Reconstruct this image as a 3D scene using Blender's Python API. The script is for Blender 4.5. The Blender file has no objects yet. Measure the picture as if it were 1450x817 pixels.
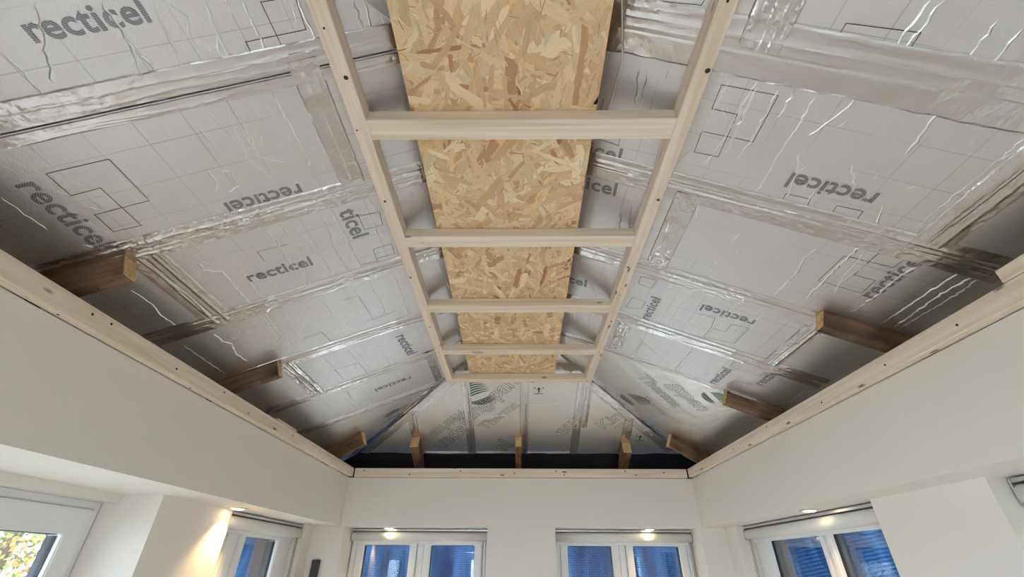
import bpy, bmesh, math, random
from mathutils import Vector, Matrix, noise

# ---------------------------------------------------------------- camera, sky, exposure
S = bpy.context.scene
COL = S.collection
CZ = 1.8                                   # camera height above the floor
cam_d = bpy.data.cameras.new('camera')
cam = bpy.data.objects.new('camera', cam_d)
COL.objects.link(cam)
cam_d.sensor_width = 36.0
cam_d.lens = 36.0 * 621.475 / 1450.0
cam_d.clip_start = 0.02
_F = Vector((-0.01044865, 0.84274189, 0.53821643))
_R = Vector((0.99994496, 0.00931962, 0.0048197))
_U = Vector((0.00095421, -0.53823716, 0.84279288))
cam.matrix_world = Matrix(((_R.x, _U.x, -_F.x, 0), (_R.y, _U.y, -_F.y, 0), (_R.z, _U.z, -_F.z, CZ), (0, 0, 0, 1)))
S.camera = cam

W = bpy.data.worlds.new('overcast_sky')
S.world = W
W.use_nodes = True
_bg = W.node_tree.nodes['Background']
_bg.inputs['Color'].default_value = (0.80, 0.885, 1.0, 1)
_bg.inputs['Strength'].default_value = 4.6
S.view_settings.view_transform = 'Standard'
S.view_settings.look = 'None'
S.view_settings.gamma = 1.0
S.view_settings.use_curve_mapping = False
S.view_settings.exposure = 1.38
S.cycles.use_denoising = True
S.cycles.max_bounces = 10
S.cycles.diffuse_bounces = 6
S.cycles.glossy_bounces = 6
S.cycles.transparent_max_bounces = 12
S.cycles.sample_clamp_indirect = 12.0


def portal(name, loc, rot, sx, sy):
    """a sampling aid at a glazed opening: emits nothing itself"""
    d = bpy.data.lights.new(name, 'AREA')
    d.shape = 'RECTANGLE'
    d.size, d.size_y = sx, sy
    d.cycles.is_portal = True
    o = bpy.data.objects.new(name, d)
    COL.objects.link(o)
    o.location = loc
    o.rotation_euler = rot


portal('sky_portal', (-2.12, 1.05, CZ - .8), (0, -math.pi / 2, 0), 2.1, 2.5)
portal('sky_portal', (2.12, .8, CZ - .25), (0, math.pi / 2, 0), 1.1, 2.0)
portal('sky_portal', (0, -1.98, CZ - .75), (math.pi / 2, 0, 0), 2.2, 2.1)

# ---------------------------------------------------------------- helpers


def lin(r, g, b):
    f = lambda c: (c / 255) / 12.92 if c / 255 <= 0.04045 else ((c / 255 + 0.055) / 1.055) ** 2.4
    return (f(r), f(g), f(b), 1)


class NT:
    """tiny node-tree builder"""

    def __init__(self, name):
        self.m = bpy.data.materials.new(name)
        self.m.use_nodes = True
        self.t = self.m.node_tree
        self.t.nodes.clear()
        self.out = self.n('ShaderNodeOutputMaterial')

    def n(self, kind, ins=None, **kw):
        x = self.t.nodes.new(kind)
        for k, v in kw.items():
            setattr(x, k, v)
        for k, v in (ins or {}).items():
            if isinstance(v, bpy.types.NodeSocket):
                self.t.links.new(v, x.inputs[k])
            else:
                x.inputs[k].default_value = v
        return x

    def ramp(self, fac, stops):
        r = self.n('ShaderNodeValToRGB', {'Fac': fac})
        e = r.color_ramp.elements
        while len(e) < len(stops):
            e.new(0.5)
        for q, (p, c) in zip(e, stops):
            q.position = p
            q.color = c if len(c) == 4 else (*c, 1)
        return r.outputs['Color']

    def mix(self, fac, a, b, mode='MIX'):
        x = self.n('ShaderNodeMix', data_type='RGBA', blend_type=mode)
        for i, v in ((0, fac), (6, a), (7, b)):
            if isinstance(v, bpy.types.NodeSocket):
                self.t.links.new(v, x.inputs[i])
            else:
                x.inputs[i].default_value = v
        return x.outputs[2]

    def math(self, op, a, b=0.0):
        x = self.n('ShaderNodeMath', operation=op)
        for i, v in ((0, a), (1, b)):
            if isinstance(v, bpy.types.NodeSocket):
                self.t.links.new(v, x.inputs[i])
            else:
                x.inputs[i].default_value = v
        return x.outputs[0]

    def bsdf(self, ins):
        b = self.n('ShaderNodeBsdfPrincipled', ins)
        self.t.links.new(b.outputs[0], self.out.inputs[0])
        return b

    def coord(self, which='Object', scale=(1, 1, 1), rot=(0, 0, 0), rnd=False):
        c = self.n('ShaderNodeTexCoord').outputs[which]
        if rnd:
            oi = self.n('ShaderNodeObjectInfo').outputs['Random']
            add = self.n('ShaderNodeVectorMath', {0: c}, operation='ADD')
            cx = self.n('ShaderNodeCombineXYZ', {'X': self.math('MULTIPLY', oi, 37.0), 'Y': self.math('MULTIPLY', oi, 91.0), 'Z': self.math('MULTIPLY', oi, 13.0)})
            self.t.links.new(cx.outputs[0], add.inputs[1])
            c = add.outputs[0]
        return self.n('ShaderNodeMapping', {'Vector': c, 'Scale': scale, 'Rotation': rot}).outputs[0]


def flat_mat(name, col, rough=0.5, metal=0.0, var=0.06, scale=12.0, bump=0.0, spec=0.5):
    t = NT(name)
    v = t.coord(rnd=True)
    nz = t.n('ShaderNodeTexNoise', {'Vector': v, 'Scale': scale, 'Detail': 4.0}).outputs['Fac']
    dark = tuple(c * (1 - var) for c in col[:3]) + (1,)
    lite = tuple(min(1, c * (1 + var)) for c in col[:3]) + (1,)
    c = t.mix(nz, dark, lite)
    ins = {'Base Color': c, 'Roughness': rough, 'Metallic': metal, 'Specular IOR Level': spec}
    if bump:
        b = t.n('ShaderNodeBump', {'Strength': bump, 'Distance': 0.002, 'Height': nz})
        ins['Normal'] = b.outputs[0]
    t.bsdf(ins)
    return t.m


def wood_mat(name, base, dark, knot, rough=0.65, knots=True, stain=0.0):
    t = NT(name)
    v = t.coord(scale=(1.2, 26, 26), rnd=True)
    n1 = t.n('ShaderNodeTexNoise', {'Vector': v, 'Scale': 1.0, 'Detail': 6.0, 'Distortion': 1.2}).outputs['Fac']
    v2 = t.coord(scale=(2.0, 140, 140), rnd=True)
    n2 = t.n('ShaderNodeTexNoise', {'Vector': v2, 'Scale': 1.0, 'Detail': 3.0}).outputs['Fac']
    f = t.math('ADD', t.math('MULTIPLY', n1, 0.7), t.math('MULTIPLY', n2, 0.3))
    c = t.ramp(f, [(0.34, dark), (0.52, base), (0.7, tuple(min(1, x * 1.12) for x in base[:3]) + (1,))])
    if stain:
        n3 = t.n('ShaderNodeTexNoise', {'Vector': t.coord(scale=(6, 9, 9), rnd=True), 'Scale': 1.0, 'Detail': 4.0}).outputs['Fac']
        c = t.mix(t.ramp(n3, [(0.45, (0, 0, 0)), (0.7, (stain, stain, stain))]), c, knot)
    if knots:
        vk = t.coord(scale=(4.5, 14, 14), rnd=True)
        vo = t.n('ShaderNodeTexVoronoi', {'Vector': vk, 'Scale': 1.0, 'Randomness': 1.0}).outputs['Distance']
        k = t.ramp(vo, [(0.06, (1, 1, 1)), (0.13, (0, 0, 0))])
        c = t.mix(k, c, knot)
    b = t.n('ShaderNodeBump', {'Strength': 0.25, 'Distance': 0.001, 'Height': f})
    t.bsdf({'Base Color': c, 'Roughness': rough, 'Normal': b.outputs[0], 'Specular IOR Level': 0.3})
    return t.m


def foil_mat(name, col, rough, bump, grid=True, fine=260.0, wave=5.0):
    """aluminium facing; the faint printed grid follows the board (UV in metres)"""
    t = NT(name)
    uv = t.n('ShaderNodeUVMap').outputs[0]
    nz = t.n('ShaderNodeTexNoise', {'Vector': uv, 'Scale': fine, 'Detail': 2.0}).outputs['Fac']
    nb = t.n('ShaderNodeTexNoise', {'Vector': uv, 'Scale': wave, 'Detail': 3.0}).outputs['Fac']
    c = t.mix(nb, tuple(x * 0.93 for x in col[:3]) + (1,), col)
    if grid:
        sp = t.n('ShaderNodeSeparateXYZ', {0: uv})
        g = None
        for ax, off in (('X', 0.031), ('Y', 0.047)):
            q = t.math('PINGPONG', t.math('ADD', sp.outputs[ax], 10 + off), 0.065)
            q = t.math('LESS_THAN', q, 0.0011)
            g = q if g is None else t.math('MAXIMUM', g, q)
        brk = t.n('ShaderNodeTexNoise', {'Vector': uv, 'Scale': 2.3, 'Detail': 1.0}).outputs['Fac']
        g = t.math('MULTIPLY', g, t.ramp(brk, [(0.4, (0.05,) * 3), (0.62, (0.4,) * 3)]))
        c = t.mix(g, c, (0.12, 0.12, 0.125, 1))
    mu = t.n('ShaderNodeMapping', {'Vector': uv, 'Scale': (1.0, 0.45, 1.0)}).outputs[0]
    nc = t.n('ShaderNodeTexNoise', {'Vector': mu, 'Scale': 46.0, 'Detail': 3.0, 'Distortion': 0.6}).outputs['Fac']
    h = t.math('ADD', t.math('ADD', t.math('MULTIPLY', nz, 0.3), t.math('MULTIPLY', nb, 4.0)), t.math('MULTIPLY', nc, 0.55))
    b = t.n('ShaderNodeBump', {'Strength': bump, 'Distance': 0.004, 'Height': h})
    r = t.n('ShaderNodeMapRange', {'Value': nb, 'To Min': rough - 0.05, 'To Max': rough + 0.05}).outputs[0]
    t.bsdf({'Base Color': c, 'Roughness': r, 'Metallic': 1.0, 'Normal': b.outputs[0]})
    return t.m


M = {}
M['pine'] = wood_mat('pine_timber', lin(236, 218, 197), lin(220, 197, 170), lin(146, 106, 76))
M['old_pine'] = wood_mat('weathered_timber', lin(138, 106, 80), lin(100, 75, 57), lin(60, 44, 36), stain=0.8)
M['cut_pine'] = wood_mat('sawn_end_timber', lin(214, 176, 128), lin(186, 144, 98), lin(120, 80, 48), knots=False)
M['paint'] = flat_mat('wall_paint', lin(230, 223, 214), 0.8, var=0.025, scale=3.0, bump=0.05)
M['floor'] = wood_mat('oak_floor', lin(212, 203, 192), lin(194, 182, 168), lin(150, 132, 114), rough=0.5)
M['foil'] = foil_mat('board_foil', lin(230, 228, 229), 0.45, 0.42)
M['foil_k'] = foil_mat('bright_board_foil', lin(242, 240, 237), 0.40, 0.5, grid=False, fine=180.0, wave=9.0)
M['tape'] = foil_mat('tape_foil', lin(222, 219, 218), 0.22, 0.22, grid=False, fine=90.0, wave=16.0)
M['crease'] = foil_mat('crease_glint_foil', lin(250, 250, 250), 0.34, 0.05, grid=False)  # paler than the board foil, so window glints are painted into the ridges
M['upvc'] = flat_mat('white_upvc', lin(232, 231, 230), 0.3, var=0.015)
M['gasket'] = flat_mat('black_gasket', lin(38, 40, 44), 0.5)
M['alu'] = flat_mat('brushed_aluminium', lin(205, 205, 208), 0.3, metal=0.9)
M['fabric'] = flat_mat('white_blind_fabric', lin(226, 222, 216), 0.85, var=0.02, scale=200)
M['cord'] = flat_mat('grey_cord', lin(120, 116, 108), 0.6)
M['black_plastic'] = flat_mat('black_plastic', lin(46, 43, 42), 0.4)
M['grey_ring'] = flat_mat('grey_ring', lin(150, 148, 146), 0.35)
M['membrane'] = flat_mat('black_membrane_and_shade', lin(26, 27, 34), 0.16, var=0.2, bump=0.6, scale=30)  # also blackens the side eaves in place of their shadow
M['deck'] = flat_mat('roof_deck', lin(60, 54, 48), 0.9)
M['core'] = flat_mat('foam_core', lin(196, 180, 140), 0.9)
M['screw'] = flat_mat('screw_steel', lin(70, 58, 46), 0.5, metal=0.4)
M['ink'] = flat_mat('grey_print', lin(58, 58, 62), 0.5, var=0.1)
M['ink_green'] = flat_mat('green_print', lin(22, 92, 62), 0.5, var=0.1)
M['ink_dark'] = flat_mat('dark_green_print', lin(52, 78, 66), 0.5, var=0.1)
M['bezel'] = flat_mat('downlight_bezel', lin(210, 206, 198), 0.3, metal=0.6)
M['ground'] = flat_mat('paving', lin(150, 146, 138), 0.9, var=0.15, scale=2)
M['hedge'] = flat_mat('hedge_leaves', lin(92, 112, 66), 0.7, var=0.35, scale=20)
M['brick'] = flat_mat('red_brick', lin(72, 58, 56), 0.9, var=0.25, scale=18)
M['bark'] = flat_mat('bark', lin(96, 84, 72), 0.9, var=0.3)
M['cable'] = flat_mat('white_cable', lin(215, 212, 205), 0.5)


def hatched_ink():
    t = NT('hatched_print')
    uv = t.n('ShaderNodeUVMap').outputs[0]
    w = t.n('ShaderNodeTexWave', {'Vector': uv, 'Scale': 90.0, 'Distortion': 0.0}, wave_type='BANDS', bands_direction='DIAGONAL').outputs['Fac']
    c = t.ramp(w, [(0.35, lin(112, 112, 117)), (0.62, lin(176, 176, 180))])
    t.bsdf({'Base Color': c, 'Roughness': 0.45, 'Metallic': 0.85})
    return t.m


M['ink_hatch'] = hatched_ink()


def flake_mat():
    t = NT('pressed_wood_flakes')
    at = t.n('ShaderNodeAttribute', attribute_name='flake_colour').outputs['Color']
    uv = t.n('ShaderNodeUVMap').outputs[0]
    mp = t.n('ShaderNodeMapping', {'Vector': uv, 'Scale': (14, 420, 1)}).outputs[0]
    nz = t.n('ShaderNodeTexNoise', {'Vector': mp, 'Scale': 1.0, 'Detail': 4.0}).outputs['Fac']
    c = t.mix(t.ramp(nz, [(0.3, (0.42,) * 3), (0.55, (0, 0, 0))]), at, t.mix(0.6, at, lin(176, 128, 86), 'MULTIPLY'))
    t.bsdf({'Base Color': c, 'Roughness': 0.6, 'Specular IOR Level': 0.35})
    return t.m


M['flake'] = flake_mat()


def emit_mat(name, col, s):
    t = NT(name)
    e = t.n('ShaderNodeEmission', {'Color': col, 'Strength': s})
    t.t.links.new(e.outputs[0], t.out.inputs[0])
    return t.m


M['lamp'] = emit_mat('lamp_glow', (1.0, 0.80, 0.48, 1), 7.0)


def glass_mat():
    t = NT('window_glass')
    bf = t.n('ShaderNodeNewGeometry').outputs['Backfacing']
    fr = t.n('ShaderNodeFresnel', {'IOR': t.math('SUBTRACT', 1.5, t.math('MULTIPLY', bf, 1.5 - 1 / 1.5))}).outputs[0]
    tr = t.n('ShaderNodeBsdfTransparent', {'Color': (0.93, 0.95, 0.96, 1)})
    gl = t.n('ShaderNodeBsdfGlossy', {'Color': (1, 1, 1, 1), 'Roughness': 0.02})
    mx = t.n('ShaderNodeMixShader', {0: fr, 1: tr.outputs[0], 2: gl.outputs[0]})
    t.t.links.new(mx.outputs[0], t.out.inputs[0])
    return t.m


M['glass'] = glass_mat()


def tarp_mat():
    t = NT('blue_tarpaulin')
    v = t.coord('UV')
    w1 = t.n('ShaderNodeTexWave', {'Vector': v, 'Scale': 17.0, 'Distortion': 1.0, 'Detail': 2.0}, bands_direction='X').outputs['Fac']
    w2 = t.n('ShaderNodeTexWave', {'Vector': v, 'Scale': 17.0, 'Distortion': 1.0, 'Detail': 2.0}, bands_direction='Y').outputs['Fac']
    n = t.n('ShaderNodeTexNoise', {'Vector': t.coord('UV', (7.0, 1.1, 1.0)), 'Scale': 1.0, 'Detail': 5.0}).outputs['Fac']
    f = t.math('ADD', t.math('MULTIPLY', t.math('ADD', w1, w2), 0.16), t.math('MULTIPLY', n, 0.75))
    c = t.ramp(f, [(0.3, lin(8, 18, 38)), (0.52, lin(20, 42, 76)), (0.74, lin(64, 108, 150))])
    d = t.n('ShaderNodeBsdfDiffuse', {'Color': c})
    tr = t.n('ShaderNodeBsdfTranslucent', {'Color': c})
    mx = t.n('ShaderNodeMixShader', {0: 0.35, 1: d.outputs[0], 2: tr.outputs[0]})
    t.t.links.new(mx.outputs[0], t.out.inputs[0])
    return t.m


M['tarp'] = tarp_mat()


def leaf_mat():
    t = NT('autumn_leaves')
    oi = t.n('ShaderNodeNewGeometry').outputs['Random Per Island']
    c = t.ramp(oi, [(0.0, lin(96, 120, 52)), (0.45, lin(150, 150, 70)), (0.75, lin(180, 120, 60)), (1.0, lin(70, 92, 46))])
    t.bsdf({'Base Color': c, 'Roughness': 0.6})
    return t.m


M['leaf'] = leaf_mat()


def P(x, y, z):
    return Vector((x, y, z + CZ))


def tag(o, label=None, cat=None, group=None, kind=None):
    for k, v in (('label', label), ('category', cat), ('group', group), ('kind', kind)):
        if v:
            o[k] = v
    return o


def attach(o, parent):
    if parent is not None:
        o.parent = parent
        o.matrix_parent_inverse = parent.matrix_basis.inverted()


def obj(name, verts, faces, mat, parent=None, mw=None, smooth=False, uvs=None):
    me = bpy.data.meshes.new(name)
    me.from_pydata([tuple(v) for v in verts], [], faces)
    me.update()
    if uvs:
        ul = me.uv_layers.new(name='UVMap')
        for lp in me.loops:
            ul.data[lp.index].uv = uvs[lp.vertex_index]
    if smooth:
        me.polygons.foreach_set('use_smooth', [True] * len(me.polygons))
    o = bpy.data.objects.new(name, me)
    COL.objects.link(o)
    if mat is not None:
        me.materials.append(M[mat])
    if mw is not None:
        o.matrix_basis = mw
    attach(o, parent)
    return o


def empty(name, loc):
    o = bpy.data.objects.new(name, None)
    o.empty_display_size = 0.1
    COL.objects.link(o)
    o.matrix_basis = Matrix.Translation(loc)
    return o


def boxgeo(a, b, ch=0.0):
    """chamfered box between two corners"""
    bm = bmesh.new()
    bmesh.ops.create_cube(bm, size=1.0)
    for v in bm.verts:
        for i in range(3):
            v.co[i] = a[i] if v.co[i] < 0 else b[i]
    if ch:
        bmesh.ops.bevel(bm, geom=bm.edges[:], offset=ch, segments=1, affect='EDGES')
    return bm


def obj_bm(name, bm, mat, parent=None, mw=None, smooth=False):
    bmesh.ops.recalc_face_normals(bm, faces=bm.faces[:])
    me = bpy.data.meshes.new(name)
    bm.to_mesh(me)
    bm.free()
    if smooth:
        me.polygons.foreach_set('use_smooth', [True] * len(me.polygons))
    o = bpy.data.objects.new(name, me)
    COL.objects.link(o)
    if mat is not None:
        me.materials.append(M[mat])
    if mw is not None:
        o.matrix_basis = mw
    attach(o, parent)
    return o


def box(name, a, b, mat, parent=None, ch=0.0):
    """axis-aligned box in room coordinates; origin at its centre"""
    c = [(p + q) / 2 for p, q in zip(a, b)]
    lo = [min(p, q) - m for p, q, m in zip(a, b, c)]
    hi = [max(p, q) - m for p, q, m in zip(a, b, c)]
    return obj_bm(name, boxgeo(lo, hi, ch), mat, parent, Matrix.Translation(P(*c)))


def frame_mat(o, ex, ey, ez):
    return Matrix(((ex.x, ey.x, ez.x, o.x), (ex.y, ey.y, ez.y, o.y), (ex.z, ey.z, ez.z, o.z), (0, 0, 0, 1)))


def beam(name, p0, p1, w, h, up, mat, parent=None, ch=0.002):
    """timber whose local x runs p0 -> p1 along the middle of its UNDERSIDE; w across, h upwards"""
    ex = (p1 - p0).normalized()
    ey = up.cross(ex).normalized()
    ez = ex.cross(ey)
    L = (p1 - p0).length
    return obj_bm(name, boxgeo((0, -w / 2, 0), (L, w / 2, h), ch), mat, parent, frame_mat(p0, ex, ey, ez))


def lathe_bm(prof, seg=24):
    bm = bmesh.new()
    rings = []
    for r, z in prof:
        rings.append([bm.verts.new((r * math.cos(2 * math.pi * i / seg), r * math.sin(2 * math.pi * i / seg), z)) for i in range(seg)])
    for a, b in zip(rings, rings[1:]):
        for i in range(seg):
            bm.faces.new((a[i], a[(i + 1) % seg], b[(i + 1) % seg], b[i]))
    if prof[0][0] > 0:
        bm.faces.new(rings[0][::-1])
    if prof[-1][0] > 0:
        bm.faces.new(rings[-1])
    return bm


def tube(name, pts, r, mat, parent=None, seg=6):
    bm = bmesh.new()
    rings = []
    for i, p in enumerate(pts):
        d = (pts[min(i + 1, len(pts) - 1)] - pts[max(i - 1, 0)]).normalized()
        a = d.cross(Vector((0.3, 0.2, 0.93))).normalized()
        b = d.cross(a)
        rings.append([bm.verts.new(p + r * (math.cos(2 * math.pi * k / seg) * a + math.sin(2 * math.pi * k / seg) * b)) for k in range(seg)])
    for u, v in zip(rings, rings[1:]):
        for k in range(seg):
            bm.faces.new((u[k], u[(k + 1) % seg], v[(k + 1) % seg], v[k]))
    bm.faces.new(rings[0][::-1])
    bm.faces.new(rings[-1])
    return obj_bm(name, bm, mat, parent, smooth=True)


def plate(name, us, vs, solid, thick, to3, mat):
    """one wall plate with openings: cells of a grid, welded; to3(u, v, d) -> point"""
    idx, verts, faces = {}, [], []

    def vid(i, j, d):
        k = (i, j, d)
        if k not in idx:
            idx[k] = len(verts)
            verts.append(to3(us[i], vs[j], d * thick))
        return idx[k]
    nu, nv = len(us) - 1, len(vs) - 1
    ok = lambda i, j: 0 <= i < nu and 0 <= j < nv and solid((us[i] + us[i + 1]) / 2, (vs[j] + vs[j + 1]) / 2)
    for i in range(nu):
        for j in range(nv):
            if not ok(i, j):
                continue
            q = [(i, j), (i + 1, j), (i + 1, j + 1), (i, j + 1)]
            faces.append([vid(*c, 0) for c in q])
            faces.append([vid(*c, 1) for c in reversed(q)])
            for (da, db, c0, c1) in ((0, -1, q[0], q[1]), (1, 0, q[1], q[2]), (0, 1, q[2], q[3]), (-1, 0, q[3], q[0])):
                if not ok(i + da, j + db):
                    faces.append([vid(*c0, 0), vid(*c0, 1), vid(*c1, 1), vid(*c1, 0)])
    o = obj(name, verts, faces, mat)
    bm = bmesh.new()
    bm.from_mesh(o.data)
    bmesh.ops.recalc_face_normals(bm, faces=bm.faces[:])
    bm.to_mesh(o.data)
    bm.free()
    return tag(o, kind='structure')


# ---------------------------------------------------------------- the room shell
XL, XR, YF, YB = -1.492, 1.551, 4.2, -1.9          # bulkhead faces, far wall, back wall
WL, WR = -1.72, 1.74                                # wall faces under the bulkheads
ZS, ZB = 0.297, 0.679                               # soffit, top of the bulkheads
ZF = -CZ
TH = 0.35
TOP = 0.86

flo = box('floor', (-2.07, YB - .3, ZF - .1), (2.09, YF + .35, ZF), 'floor')
tag(flo, 'warm brown wooden floor of the room', 'floor', kind='structure')
gnd = box('ground', (-14, -12, ZF - .3), (14, 16, ZF - .12), 'ground')
tag(gnd, 'pale paving around the house', 'ground', kind='structure')

LW = (2.95, 4.03, -.75)        # left window: y0, y1, sill
LD = (-.2, 2.33, ZF)           # left glazed doors
RW = (2.40, 3.98, -.75)
RW2 = (-.2, 1.77, -.75)
F1 = (-1.457, -.249, -.75)
F2 = (.322, 1.53, -.75)


def in_open(u, v, ops):
    return any(a < u < b and s < v < ZS for a, b, s in ops)


w_l = plate('wall_left', [YB, LD[0], LD[1], LW[0], LW[1], YF], [ZF, -.75, ZS, TOP], lambda u, v: not in_open(u, v, (LW, LD)), TH,
            lambda u, v, d: P(WL - d, u, v), 'paint')
tag(w_l, 'cream painted side wall with glazed doors and a window, below a deep bulkhead', 'wall')
w_r = plate('wall_right', [YB, RW2[0], RW2[1], RW[0], RW[1], YF], [ZF, -.75, ZS, TOP], lambda u, v: not in_open(u, v, (RW, RW2)), TH,
            lambda u, v, d: P(WR + d, u, v), 'paint')
tag(w_r, 'pale painted side wall with two windows, below a deep bulkhead', 'wall')
w_f = plate('wall_far', [WL - TH, WL, F1[0], F1[1], F2[0], F2[1], WR, WR + TH], [ZF, -.75, ZS, ZB, TOP], lambda u, v: not in_open(u, v, (F1, F2)) and (v < ZB or u < WL or u > WR), TH,
            lambda u, v, d: P(u, YF + d, v), 'paint')
tag(w_f, 'cream painted end wall with two double windows', 'wall')
BD = (-1.1, 1.1, ZF)  # unseen door opening, added for daylight and widened to brighten the far wall
w_b = plate('wall_back', [WL - TH, BD[0], BD[1], WR + TH], [ZF, ZS, 1.75], lambda u, v: not in_open(u, v, (BD,)), .3,
            lambda u, v, d: P(u, YB - d, v), 'paint')
tag(w_b, 'cream painted wall behind the viewer, with wide doors added for daylight', 'wall')

for wall, x0, x1, xs in ((w_l, XL - .03, XL, WL), (w_r, XR, XR + .03, WR)):
    box('bulkhead', (x0, YB, ZS), (x1, YF, ZB), 'paint', wall)
    s0, s1 = (WL, XL - .03) if wall is w_l else (XR + .03, WR)
    box('soffit', (s0, YB, ZS), (s1, YF, ZS + .02), 'paint', wall)
box('brick_reveal', (WL - TH - .002, LW[1] - .014, LW[2]), (-1.872, LW[1] - .001, ZS), 'brick', w_l)
box('brick_reveal', (1.935, RW[1] - .014, RW[2]), (WR + TH + .002, RW[1] - .001, ZS), 'brick', w_r)
box('door_lintel', (WL - TH + .001, LD[0] - .002, .259), (WL - .20, LD[1] + .002, ZS + .01), 'paint', w_l)
box('bulkhead', (XL, YF - .008, ZS - .001), (XR, YF, ZB), 'paint', w_f)

# ---------------------------------------------------------------- the roof: three slopes
TS = 0.4
CA = 1 / math.sqrt(1 + TS * TS)
SA = TS * CA
CLz, CRz, CEz = 1.517, 1.531, 2.65
PLANES = {
    'L': (lambda x, y: CLz + TS * x, Vector((SA, 0, -CA))),
    'R': (lambda x, y: CRz - TS * x, Vector((-SA, 0, -CA))),
    'E': (lambda x, y: CEz - TS * y, Vector((0, -SA, -CA))),
}


def on(pl, x, y, d=0.0):
    """point on a slope, d metres below its face (towards the room)"""
    zf, n = PLANES[pl]
    return P(x, y, zf(x, y)) + n * d


def uv_of(pl, x, y):
    return (x / CA, y) if pl in 'LR' else (x, y / CA)


XRID = (CRz - CLz) / (2 * TS)
EAVE_L, EAVE_R, EAVE_E = WL - .04, WR + .04, 4.335


def clip(poly, a, b, c):
    """keep a*x + b*y <= c"""
    out = []
    for i, p in enumerate(poly):
        q = poly[(i + 1) % len(poly)]
        dp, dq = a * p[0] + b * p[1] - c, a * q[0] + b * q[1] - c
        if dp <= 0:
            out.append(p)
        if dp * dq < 0:
            t = dp / (dp - dq)
            out.append((p[0] + t * (q[0] - p[0]), p[1] + t * (q[1] - p[1])))
    return out


HIP_L = (CEz - CLz) / TS      # y = HIP_L - x
HIP_R = (CEz - CRz) / TS      # y = HIP_R + x

# roof deck above the boards: the ceiling itself
dk = .06


def deckpt(pl, x, y):
    return on(pl, x, y, -dk)


yr = HIP_L - XRID
dv = [deckpt('L', EAVE_L - .3, YB - .3), deckpt('L', XRID, YB - .3), deckpt('L', XRID, yr), deckpt('L', EAVE_L - .3, HIP_L - EAVE_L + .3),
      deckpt('R', EAVE_R + .3, YB - .3), deckpt('R', EAVE_R + .3, HIP_R + EAVE_R + .3)]
ceil = obj('ceiling', dv, [(0, 1, 2, 3), (1, 4, 5, 2), (2, 5, 3)], 'deck')
tag(ceil, 'hipped ceiling lined with silver foil insulation boards and tape', 'ceiling', kind='structure')
# black membrane behind the end batten; the side sheets stand for eaves shadow
nx = 60
vv, ff = [], []
for i in range(nx + 1):
    x = WL - .3 + (WR - WL + .6) * i / nx
    for j in range(7):
        t = j / 6
        y = 4.30 + .30 * t + .012 * noise.noise(Vector((x * 3, t * 2, 1)))
        z = .945 - .27 * t + .02 * noise.noise(Vector((x * 2.4, t * 3, 7)))
        vv.append(P(x, y, z))
for i in range(nx):
    for j in range(6):
        a = i * 7 + j
        ff.append((a, a + 1, a + 8, a + 7))
obj('eaves_membrane_and_shade', vv, ff, 'membrane', ceil, smooth=True)['label'] = 'black plastic membrane behind the end batten'
for sx, e in ((-1, EAVE_L), (1, EAVE_R)):  # dark side sheets, added where the eaves lie only in shadow
    vv, ff = [], []
    x0 = e - sx * .02
    pl = 'L' if sx < 0 else 'R'
    for i in range(41):
        y = YB + (YF + .3 - YB) * i / 40
        for j in range(4):
            t = j / 3
            vv.append(P(x0 + sx * .06 * t, y, PLANES[pl][0](x0, y) + .0 - .2 * t + .01 * noise.noise(Vector((y * 3, t, sx)))))
    for i in range(40):
        for j in range(3):
            a = i * 4 + j
            ff.append((a, a + 1, a + 5, a + 4))
    obj('eaves_membrane_and_shade', vv, ff, 'membrane', ceil, smooth=True)

BOARDS = []


def board(pl, poly, mat, label):
    n = PLANES[pl][1]
    bot = [on(pl, x, y) for x, y in poly]
    top = [on(pl, x, y, -.03) for x, y in poly]
    k = len(poly)
    fs = [list(range(k)), list(range(k, 2 * k))[::-1]] + [[i, (i + 1) % k, k + (i + 1) % k, k + i] for i in range(k)]
    uv = [uv_of(pl, x, y) for x, y in poly] * 2
    o = obj('insulation_board', bot + top, fs, mat, ceil, uvs=uv)
    bm = bmesh.new()
    bm.from_mesh(o.data)
    bmesh.ops.recalc_face_normals(bm, faces=bm.faces[:])
    bm.to_mesh(o.data)
    bm.free()
    o['label'] = label
    BOARDS.append((pl, poly, o))
    return o


G = .002
JL = [YB, -.83, -.30, .24, .752, 1.262, 1.79, 2.335, 2.87, 3.402, 5.2]
JR = [YB, -.83, -.32, .20, .712, 1.262, 1.815, 2.335, 2.792, 5.2]
for i in range(len(JL) - 1):
    poly = [(EAVE_L, JL[i] + G), (XRID - G, JL[i] + G), (XRID - G, JL[i + 1] - G), (EAVE_L, JL[i + 1] - G)]
    poly = clip(poly, 1, 1, HIP_L - G)
    k = i == len(JL) - 2
    if len(poly) > 2:
        board('L', poly, 'foil_k' if k else 'foil', 'bright foil board with green outline print' if k else 'silver foil board with grey print')
for i in range(len(JR) - 1):
    poly = [(XRID + G, JR[i] + G), (EAVE_R, JR[i] + G), (EAVE_R, JR[i + 1] - G), (XRID + G, JR[i + 1] - G)]
    poly = clip(poly, -1, 1, HIP_R - G)
    k = i == len(JR) - 2
    if len(poly) > 2:
        board('R', poly, 'foil_k' if k else 'foil', 'bright foil board with green outline print' if k else 'silver foil board with grey print')
JE = [-1.9, -.44, .045, .515, 1.9]
for i in range(len(JE) - 1):
    poly = [(JE[i] + G, 2.5), (JE[i + 1] - G, 2.5), (JE[i + 1] - G, EAVE_E), (JE[i] + G, EAVE_E)]
    poly = clip(poly, -1, -1, -HIP_L - G)
    poly = clip(poly, 1, -1, -HIP_R - G)
    if len(poly) > 2:
        board('E', poly, 'foil_k', 'bright foil board with green outline print on the end slope')


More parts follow.
